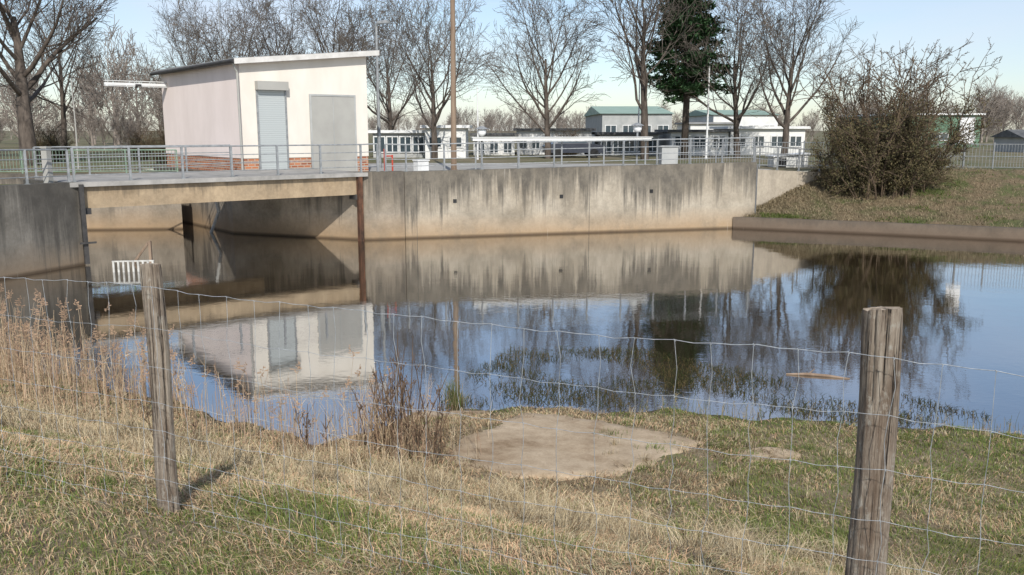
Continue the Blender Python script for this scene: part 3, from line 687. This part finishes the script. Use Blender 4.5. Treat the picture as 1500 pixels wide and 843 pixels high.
R = random.Random(31)
for (x, y, s_) in ((4.2, 67, .3), (-11.5, 58, .35), (20.5, 54, .35), (-20, 52, .35), (-34, 50, .4), (-29, 56, .35), (-24, 58, .3)):
    e = copy_thing(bs, (x, y, 2.4), R.uniform(0, 6), s_, 'small bare brown shrub beside the trees'); e.name = 'shrub'; e['category'] = 'shrub'; e['group'] = 'bare shrubs among the trees'
# distant woodland
def far_tree(seed, **kw):
    tr_, c_ = make_tree(seed, twr=.026, r0=.2, maxl=3, **kw)
    V_ = np.array(tr_.v+c_.v); off = len(tr_.v); F_ = tr_.f+[tuple(i+off for i in f) for f in c_.f]
    T_ = []
    for f in F_: T_.append((f[0], f[1], f[2])); T_.append((f[0], f[2], f[3]))
    return V_, np.array(T_)
FT = [far_tree(s_, limbs=13, lv=(7, 5), clear=.1, a0=(20, 60)) for s_ in (101, 102, 103)]
Vs, Ts, offn = [], [], 0
spots = []
for k in range(50): spots.append((-115+98*k/50+rng.uniform(-2, 2), rng.uniform(88, 125), rng.uniform(.6, 1.1)))
for k in range(60): spots.append((-30+95*k/60+rng.uniform(-2, 2), rng.uniform(145, 185), rng.uniform(.4, .65)))
for k in range(70): spots.append((62+95*k/70+rng.uniform(-2, 2), rng.uniform(135, 185), rng.uniform(.65, .95)))
for k in range(130): spots.append((-130+290*k/130+rng.uniform(-2, 2), rng.uniform(126, 190), rng.uniform(.3, .5)))
for k in range(60): spots.append((-85+70*k/60+rng.uniform(-2, 2), rng.uniform(80, 90), rng.uniform(.25, .45)))
for (x, y, s_) in spots:
    V_, T_ = FT[rng.randrange(3)]; a = rng.uniform(0, 6.28)
    ca, sa = math.cos(a)*s_, math.sin(a)*s_
    W_ = np.stack([V_[:, 0]*ca-V_[:, 1]*sa+x, V_[:, 0]*sa+V_[:, 1]*ca+y, V_[:, 2]*s_+2.4], 1)
    Vs.append(W_); Ts.append(T_+offn); offn += len(W_)
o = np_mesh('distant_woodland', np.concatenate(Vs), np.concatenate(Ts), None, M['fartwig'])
tag(o, 'haze-tinted brown leafless woodland along the horizon', 'woodland', kind='stuff')

# ------------------------------------------------------------ near fence
def fence_post(x, y, z0, z1, r, lean, seed, label):
    R = np.random.default_rng(seed); n, m = 64, 90; mb = MB()
    off = R.normal(0, 1, n); off = (off+np.roll(off, 1)+np.roll(off, 2))/3
    deep = [R.integers(0, n) for _ in range(7)]; ph = R.uniform(0, 6, 7); ln = R.uniform(.4, 1, 7)
    for j in range(m):
        f = j/(m-1); z = z0+(z1-z0)*f; cx = x+lean[0]*f+.006*math.sin(f*7+seed); cy = y+lean[1]*f
        for k in range(n):
            a = 2*math.pi*k/n
            rr_ = r*(1+.06*math.sin(2*a+seed)+.04*off[k]+.02*math.sin(f*9+a*2)+.008*R.normal())*(1.06-.1*f)
            for i, dk in enumerate(deep):
                kk = (k-dk-int(2*math.sin(f*5+ph[i]))) % n
                if kk in (0, 1) and abs(math.sin(f*2.2+ph[i])) < ln[i]: rr_ *= .87
            if j == m-1: rr_ *= .96
            mb.v.append((cx+rr_*math.cos(a), cy+rr_*math.sin(a), z + (.01*math.sin(a+seed)+.004*off[k] if j == m-1 else 0)))
    for j in range(m-1):
        for k in range(n):
            k2 = (k+1) % n; mb.f.append((j*n+k, j*n+k2, (j+1)*n+k2, (j+1)*n+k))
    th = thing('fence_post', (x, y, z0), label, 'fence post', 'wooden fence posts')
    mesh_obj('shaft', mb, M['post'], th, smooth=True)
    cap = MB(); cap.v = [mb.v[(m-1)*n+k] for k in range(n)]+[(x+lean[0], y+lean[1], z1+.006)]; cap.f = [(k, (k+1) % n, n) for k in range(n)]
    mesh_obj('cut_end', cap, M['postend'], th)
    return th
FL = Vector((-1.79, 4.30)); FR = Vector((1.25, 2.94)); fd = FL-FR
fence_post(-1.785, 4.36, 2.2, 3.74, .053, (-.01, 0), 3, 'slim weathered grey wooden fence post with wire')
fence_post(1.305, 3.01, 2.2, 3.79, .0635, (-.02, 0), 9, 'thick weathered brown wooden fence post with cut top')
pL2 = FL+fd; fence_post(pL2.x, pL2.y+.07, 2.2, 3.7, .06, (.02, 0), 5, 'weathered wooden fence post in the grass')
pR2 = FR-fd; fence_post(pR2.x, pR2.y+.07, 2.2, 3.75, .065, (.0, 0), 6, 'weathered wooden fence post in the grass')
R = random.Random(4); mb = MB()
hz = [3.65, 3.44, 3.25, 3.07, 2.92, 2.78, 2.66, 2.55, 2.47]
def sag(t_):
    ph_ = t_-math.floor(t_); return -.022*4*ph_*(1-ph_)
def fpt(t_, z, wv=1.0, j=0):
    p = FR+fd*t_; n_ = .006*math.sin(t_*19+j*2)*wv
    return Vector((p.x+.408*n_, p.y+.913*n_-.055, z+sag(t_)+.005*math.sin(t_*13+j*1.3)*wv+.003*math.sin(t_*61+j)*wv))
step = .150/fd.length; t_ = -1.0; cols_ = []
while t_ < 2.0: cols_.append(t_); t_ += step
for j, z in enumerate(hz):
    pts = []
    for c in cols_:
        pts.append(fpt(c, z+.002, 1, j)); pts.append(fpt(c+step*.5, z-.003, 1, j))
    mb.tube(pts, .001 if j else .0013, 4, cap=False)
for i, c in enumerate(cols_):
    pts = []; ox_ = R.uniform(-.004, .004)
    for j, z in enumerate(hz):
        q = fpt(c+ox_+R.uniform(-.0025, .0025), z, 1, j); pts.append(q)
        if j < len(hz)-1: pts.append(fpt(c+ox_+R.uniform(-.004, .004), (z+hz[j+1])/2, 1, j+.5))
        mb.tube([q+Vector((.003, 0, -.004)), q+Vector((-.003, 0, .005))], .0014, 4)
    mb.tube(pts, .0011, 4, cap=False)
o = mesh_obj('wire_fence', mb, M['wire'], loc=(0, 3.5, 2.4)); tag(o, 'sagging galvanised wire mesh fence between wooden posts', 'fence')

# ------------------------------------------------------------ slab (flat plane fitted to the bank)
def patch(name, P_, lift, label, seed=0):
    m = len(P_); A_ = np.array([[p[0], p[1], 1] for p in P_]); hz_ = H(A_[:, 0], A_[:, 1]); co_, *_ = np.linalg.lstsq(A_, hz_, rcond=None)
    cx = sum(p[0] for p in P_)/m; cy = sum(p[1] for p in P_)/m
    mb = MB(); rings = [1.03, 1.0, .97, .85, .7, .5, .3, .12]
    for ri, rr_ in enumerate(rings):
        for k, p in enumerate(P_):
            jag = (1+.03*math.sin(k*1.1+seed)+.025*math.sin(k*2.7)+.02*math.sin(k*.37+seed)) if ri < 4 else 1
            x = cx+(p[0]-cx)*rr_*jag; y = cy+(p[1]-cy)*rr_*jag
            zp = co_[0]*x+co_[1]*y+co_[2]+lift
            z = {0: zp-.15, 1: zp-.025}.get(ri, zp+.008*math.sin(x*5+y*3))
            mb.v.append((x, y, z))
    mb.v.append((cx, cy, co_[0]*cx+co_[1]*cy+co_[2]+lift))
    for ri in range(len(rings)-1):
        for k in range(m):
            k2 = (k+1) % m; mb.f.append((ri*m+k, ri*m+k2, (ri+1)*m+k2, (ri+1)*m+k))
    for k in range(m): mb.f.append(((len(rings)-1)*m+k, (len(rings)-1)*m+(k+1) % m, len(mb.v)-1))
    return tag(mesh_obj(name, mb, M['slab'], loc=(0, 0, 0), smooth=True), label, 'slab')
patch('concrete_slab', SLAB, .02, 'sandy weathered concrete slab lying in the bank grass')
patch('concrete_slab', S2, .015, 'small sandy concrete fragment in the grass', seed=2)
patch('concrete_slab', S3, .02, 'small flat concrete piece at the water edge', seed=4)

# ------------------------------------------------------------ grass
STRAW = np.array([.58, .475, .3]); GREEN = np.array([.185, .235, .07]); BROWN = np.array([.29, .21, .125]); PALE = np.array([.7, .6, .42])
def greenness(x, y):
    q = .408*x+.913*y
    g = .34+.6*wob(x, y, 1.7, 3)+.45*wob(x, y, 4.6, 1)
    g += np.where((x > 1.2) & (q > 6.6), .42, 0)+np.where((q > 5.2) & (q < 7.5) & (x < 2), -.4, 0)+np.where((x < -2) & (q > 7.2), -.35, 0)
    g += np.where((x < -1.2) & (q > 4.6) & (q < 6.0), .3, 0)
    d = np.hypot((x-.7)/2.2, (y-11.2)/2.0); g -= np.where(d < 1.1, .45, 0)
    return np.clip(g, .07, .88)
n0 = 360000
y = 2.6+14.4*nr.random(n0)**1.3; x = (nr.random(n0)*2-1)*(.66*y+1.2); s = shore(x)-y
d = np.hypot((x-.7)/2.0, (y-11.0)/1.7); jn = .93+.05*wob(x, y, 5, 2)
k = (s > .12) & ~inpoly(x, y, shrink(SLAB, .95)) & ~inpoly(x, y, shrink(S2, .85)) & ~inpoly(x, y, shrink(S3, .9)) & ~((d < 1.0) & (nr.random(n0) < .45))
x, y = x[k], y[k]
n = len(x); g = nr.random(n) < greenness(x, y)
col = np.where(g[:, None], GREEN, STRAW)*nr.uniform(.65, 1.25, (n, 1))
br_ = (~g) & (nr.random(n) < .22); col[br_] = BROWN*nr.uniform(.6, 1.3, (br_.sum(), 1))
col[:, 0] *= nr.uniform(.85, 1.25, n)
hgt = np.where(g, nr.uniform(.025, .075, n), nr.uniform(.025, .09, n))*(1+.7*np.clip(wob(x, y, 3.1, 5), -.6, 1))
lean = np.where(g, nr.uniform(.2, 1.5, n), nr.uniform(.7, 2.4, n))
azm = 2.0+4.8*wob(x, y, 1.2, 9)+nr.normal(0, 1.2, n)
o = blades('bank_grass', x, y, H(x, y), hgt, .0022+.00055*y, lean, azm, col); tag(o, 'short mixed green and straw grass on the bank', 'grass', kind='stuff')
def tufts(name, centers, per, h0, h1, spread, colr, label, cat='dry grass', wmul=1.0, leanr=(.1, .9)):
    cx, cy = centers; n = len(cx)*per
    ix = np.repeat(np.arange(len(cx)), per)
    r_ = np.abs(nr.normal(0, spread, n)); a = nr.uniform(0, 6.283, n)
    x = cx[ix]+r_*np.cos(a); y = cy[ix]+r_*np.sin(a)
    hs = np.repeat(nr.uniform(.6, 1.3, len(cx)), per)
    cs = np.repeat(nr.uniform(.8, 1.15, len(cx)), per)[:, None]
    col = colr[nr.integers(0, len(colr), n)]*nr.uniform(.6, 1.2, (n, 1))*cs
    az = np.repeat(nr.uniform(0, 6.28, len(cx)), per)+nr.normal(0, 1.1, n)
    o = blades(name, x, y, H(x, y), nr.uniform(h0, h1, n)*hs, (.0022+.00038*y)*wmul, nr.uniform(*leanr, n), az, col)
    return tag(o, label, cat, kind='stuff')
def pick(n, f):
    X, Y = [], []
    while len(X) < n:
        x, y = rng.uniform(-9, 7), rng.uniform(3.2, 15)
        if f(x, y, .408*x+.913*y, float(shore(x))-y): X.append(x); Y.append(y)
    return np.array(X), np.array(Y)
DC = np.array([STRAW, PALE, BROWN, STRAW])
tufts('dry_grass', pick(340, lambda x, y, q, s: s > .3 and 4.9 < q < 8.3 and x < 3.0 and not (x > -.8 and q > 7.9) and math.sin(x*2.1+y)+math.sin(x*4.7-y*2) > -.4), 65, .1, .34, .13, DC, 'tall tangled straw-coloured grass on the bank', leanr=(.2, 1.4))
tufts('dry_grass', pick(90, lambda x, y, q, s: s > .3 and 3.2 < q < 5.4 and math.sin(x*1.7+y*3) > .3), 45, .05, .15, .1, DC, 'straw grass tufts near the fence', leanr=(.4, 1.8))
tufts('dry_grass', pick(50, lambda x, y, q, s: s > .2 and q > 8 and x > 1.2), 25, .08, .2, .06, DC, 'straw tufts at the green shore')
tufts('green_grass', pick(200, lambda x, y, q, s: s > .1 and ((q > 7.5 and x > 1.4) or q < 5.0)), 45, .04, .11, .13, np.array([GREEN, GREEN*1.25, GREEN*.85]), 'fresh green grass tufts on the bank', 'grass', leanr=(.1, 1.3))
IN = shrink(SLAB, .9)
tufts('brown_litter', pick(320, lambda x, y, q, s: s > .1 and math.hypot((x-.7)/2.7, (y-11.2)/2.1) < 1.1 and not inpoly(np.array([x]), np.array([y]), IN)[0]), 28, .02, .11, .09, np.array([BROWN, BROWN*.6, STRAW*.8]), 'brown dead plant litter around the slab', 'plant litter', leanr=(.8, 2.4))
o = tufts('rush_clump', (np.array([-.95, -.85]), np.array([13.85, 13.95])), 170, .3, .55, .07, np.array([GREEN*.7, GREEN*.9, STRAW*.7]), 'green rush clump growing at the water edge', 'plant', leanr=(0, .6)); del o['kind']

def reeds(name, X, Y, h0, h1, colr, plume, label, cat='reeds', leanm=.25, rad=.0045, leaf=(.08, .2), nl=(0, 3), flat=False):
    V, T, C = [], [], []
    for x, y in zip(X, Y):
        h = rng.uniform(h0, h1); z = 0 if flat else max(float(H(x, y)), -.05); az = rng.uniform(0, 6.28); ln = abs(rng.gauss(0, leanm))
        col = np.array(colr[rng.randrange(len(colr))])*rng.uniform(.65, 1.2); r_ = rad*rng.uniform(.7, 1.3)
        prev = None
        for j in range(4):
            f = j/3; cx = x+math.cos(az)*ln*h*f*f; cy = y+math.sin(az)*ln*h*f*f; cz = z+h*f
            i0 = len(V)
            for k in range(3):
                a = k*2.094; V.append((cx+math.cos(a)*r_*(1-.5*f), cy+math.sin(a)*r_*(1-.5*f), cz)); C.append(col)
            if prev is not None:
                for k in range(3):
                    k2 = (k+1) % 3; T += [(prev+k, prev+k2, i0+k2), (prev+k, i0+k2, i0+k)]
            prev = i0
        for q in range(rng.randint(*nl)):
            f = rng.uniform(.25, .85); bx = x+math.cos(az)*ln*h*f*f; by = y+math.sin(az)*ln*h*f*f; bz = z+h*f
            a = rng.uniform(0, 6.28); L_ = rng.uniform(*leaf)
            i0 = len(V); V += [(bx, by, bz-.006), (bx, by, bz+.006), (bx+math.cos(a)*L_*.6, by+math.sin(a)*L_*.6, bz+L_*rng.uniform(.1, 1))]; C += [col]*3; T.append((i0, i0+1, i0+2))
        if rng.random() < plume:
            pc = np.array([.4, .28, .19])*rng.uniform(.8, 1.3); side = rng.choice((-1, 1))
            for q in range(26):
                f = q/26; bx, by, bz = cx+side*.05*f, cy, cz-.02+.17*f
                i0 = len(V); w_ = .03*math.sin(math.pi*min(1, f+.15))+.008
                d = (rng.gauss(0, w_), rng.gauss(0, w_), rng.uniform(.0, .03))
                V += [(bx, by, bz), (bx+d[0], by+d[1], bz+d[2]), (bx+d[0]*.8+.008, by+d[1]*.8, bz+d[2]-.022)]; C += [pc]*3; T.append((i0, i0+1, i0+2))
    o = np_mesh(name, np.array(V), np.array(T), np.array(C), M['blade']); return tag(o, label, cat, kind='stuff')
RC = [(.58, .45, .29), (.66, .54, .38), (.45, .32, .2), (.52, .36, .25)]
X, Y = [], []
while len(X) < 1250:
    x = rng.uniform(-13, -1.9); s = rng.triangular(-.3, 3.2, .5)
    if x > -5.4 and (s > 1.3 or rng.random() < .2): continue
    X.append(x); Y.append(float(shore(x))-s)
reeds('reed_bed', X, Y, .3, 1.0, RC, .14, 'dry straw-coloured reeds with feathery plumes', leanm=.14)
X = [rng.gauss(-8.4, 1.9) for k in range(200)]; Y = [float(shore(x))-abs(rng.gauss(1.2, 1.0)) for x in X]
reeds('reed_bed', X, Y, .8, 1.4, RC, .4, 'taller dry reeds with brown plumes', leanm=.12)
def stalk(x, y, h, n, label):
    mb = MB(); z = float(H(x, y))
    for k in range(n):
        hh = h*rng.uniform(.55, 1.05); p = Vector((x+rng.gauss(0, .15), y+rng.gauss(0, .12), z-.03)); d = Vector((rng.gauss(0, .16), rng.gauss(0, .1), 1)).normalized(); pts = [p.copy()]
        for i in range(5):
            d = (d+Vector((rng.gauss(0, .05), rng.gauss(0, .05), .03))).normalized(); p = p+d*hh/5; pts.append(p.copy())
        mb.tube(pts, [.009, .008, .007, .006, .005, .003], 4, cap=False)
        for i in range(8):
            q = pts[rng.randrange(1, 5)]; a = rng.uniform(0, 6.28); L_ = rng.uniform(.08, .3)
            e_ = q+Vector((math.cos(a)*L_*.4, math.sin(a)*L_*.4, L_*rng.uniform(.5, 1)))
            mb.tube([q, e_], [.0045, .002], 3, cap=False)
            if rng.random() < .35:
                for m_ in range(5): mb.sphere(tuple(q.lerp(e_, .5+.1*m_)+Vector((rng.gauss(0, .008), rng.gauss(0, .008), 0))), .009, 4, 3)
    return tag(mesh_obj('weed_stalks', mb, M['weed'], loc=(x, y, z)), label, 'plant', 'dark dead weed stalks')
for (x, y, h, n) in ((-1.5, 10.4, 1.8, 13), (-1.25, 10.9, 1.5, 11), (-1.75, 10.8, 1.3, 9), (-2.6, 11.2, .8, 4), (-1.05, 10.1, .9, 6), (-4.3, 10.6, .7, 4)):
    stalk(x, y, h, n, 'dark brown dead weed stalks beside the slab')
xx_ = [rng.gauss(-1.5, .45) for k in range(330)]; yy_ = [rng.gauss(10.7, .5) for k in range(330)]
reeds('dry_stems', xx_, yy_, .2, .95, RC+[(.25, .17, .1)], .03, 'dry upright straw stems around the dead weeds', 'dry grass', .2, .0032)
X, Y = [], []
while len(X) < 4600:
    x = rng.uniform(-1.2, 7.4); y = rng.uniform(12.8, 18.2)
    s = y-float(shore(x))
    den = math.sin(x*1.9+y*1.3)+math.sin(x*.8-y*2.2+1)+.6*math.sin(x*5+y*4)
    lim = np.interp(x, [-1.2, 0, 2, 4, 6, 7.4], [1.0, 4.1, 4.1, 3.4, 2.1, .8])
    if s < .1 or s > lim or den < .1+rng.uniform(-1.1, 1.1): continue
    X.append(x); Y.append(y)
WC = [(.06, .068, .028), (.09, .08, .038), (.13, .1, .05), (.045, .05, .022)]
reeds('water_plants', X, Y, .015, .085, WC, 0, 'dark green sprigs poking out of the shallow water', 'water plants', 1.2, .005, (.03, .1), (0, 2), flat=True)
X = [rng.uniform(2, 9) for k in range(260)]
Y = [float(shore(x))+rng.uniform(-.3, .5) for x in X]
reeds('shore_stalks', X, Y, .08, .3, [(.36, .29, .16), (.15, .16, .06)], 0, 'thin dry stalks along the shoreline', 'plants', .4, .004, (.03, .1))
tag(mesh_obj('driftwood', MB().tube([(5.0, 15.65, .01), (5.35, 15.6, .025), (5.7, 15.5, .02), (6.05, 15.35, .005)], [.012, .026, .026, .012], 9).tube([(5.4, 15.6, .03), (5.55, 15.75, .08)], [.015, .006], 6), M['polewood'], loc=(5.5, 15.5, 0)), 'thin brown driftwood branch floating in the pond', 'driftwood')
NS = 20000
ii = nr.integers(0, int(Bn*.62), NS); jj = nr.integers(0, Rn-1, NS)
Sg = SV.reshape(Bn, Rn, 3); fa = nr.random((NS, 1)); fb = nr.random((NS, 1))
Pp = (Sg[ii, jj]*(1-fa)+Sg[ii+1, jj]*fa)*(1-fb)+(Sg[ii, jj+1]*(1-fa)+Sg[ii+1, jj+1]*fa)*fb
gg = wob(Pp[:, 0], Pp[:, 1], .9, 4) > .2
col = np.where(gg[:, None], GREEN*.8, STRAW*.65)*nr.uniform(.45, 1.2, (NS, 1))
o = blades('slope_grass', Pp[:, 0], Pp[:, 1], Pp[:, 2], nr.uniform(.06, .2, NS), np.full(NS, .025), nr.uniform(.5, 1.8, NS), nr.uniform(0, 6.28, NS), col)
tag(o, 'rough dry and green grass on the far slope', 'grass', kind='stuff')

# ------------------------------------------------------------ world, sun, camera
EL, AZ = math.radians(38), math.radians(172)
w = bpy.data.worlds.new('World'); sc.world = w; w.use_nodes = True; nt = w.node_tree
bg = nt.nodes['Background']; sky = nt.nodes.new('ShaderNodeTexSky'); sky.sky_type = 'NISHITA'; sky.sun_disc = False
sky.sun_elevation = EL; sky.sun_rotation = AZ; sky.air_density = 1.0; sky.dust_density = .5; sky.ozone_density = 3.0
tc = nt.nodes.new('ShaderNodeTexCoord'); mp = nt.nodes.new('ShaderNodeMapping'); mp.inputs['Scale'].default_value = (1.2, 1.2, 5)
nz = nt.nodes.new('ShaderNodeTexNoise'); nz.inputs['Scale'].default_value = 1.6; nz.inputs['Detail'].default_value = 6
rp_ = nt.nodes.new('ShaderNodeValToRGB'); rp_.color_ramp.elements[0].position = .4; rp_.color_ramp.elements[0].color = (.1, .1, .1, 1); rp_.color_ramp.elements[1].position = .75; rp_.color_ramp.elements[1].color = (.7, .7, .7, 1)
mx = nt.nodes.new('ShaderNodeMixRGB'); mx.inputs['Color2'].default_value = (5.8, 6.1, 7.0, 1)
nt.links.new(tc.outputs['Generated'], mp.inputs[0]); nt.links.new(mp.outputs[0], nz.inputs['Vector']); nt.links.new(nz.outputs['Fac'], rp_.inputs[0])
nt.links.new(rp_.outputs[0], mx.inputs['Fac']); nt.links.new(sky.outputs[0], mx.inputs['Color1']); nt.links.new(mx.outputs[0], bg.inputs[0])
bg.inputs[1].default_value = .138
sd = bpy.data.lights.new('sun', 'SUN'); sd.energy = 4.6; sd.angle = math.radians(.5); sd.color = (1, .96, .9)
so = bpy.data.objects.new('sun', sd); COL.objects.link(so)
S = Vector((math.sin(AZ)*math.cos(EL), math.cos(AZ)*math.cos(EL), math.sin(EL)))
so.rotation_euler = S.to_track_quat('Z', 'Y').to_euler()
cd = bpy.data.cameras.new('camera'); cd.sensor_width = 36; cd.lens = 31.18; cd.clip_end = 3000; cd.clip_start = .05
co = bpy.data.objects.new('camera', cd); COL.objects.link(co); co.location = (0, 0, 4.4); co.rotation_euler = (math.radians(90-10.1), 0, 0)
sc.camera = co
sc.view_settings.view_transform = 'Standard'; sc.view_settings.look = 'None'; sc.view_settings.exposure = 0
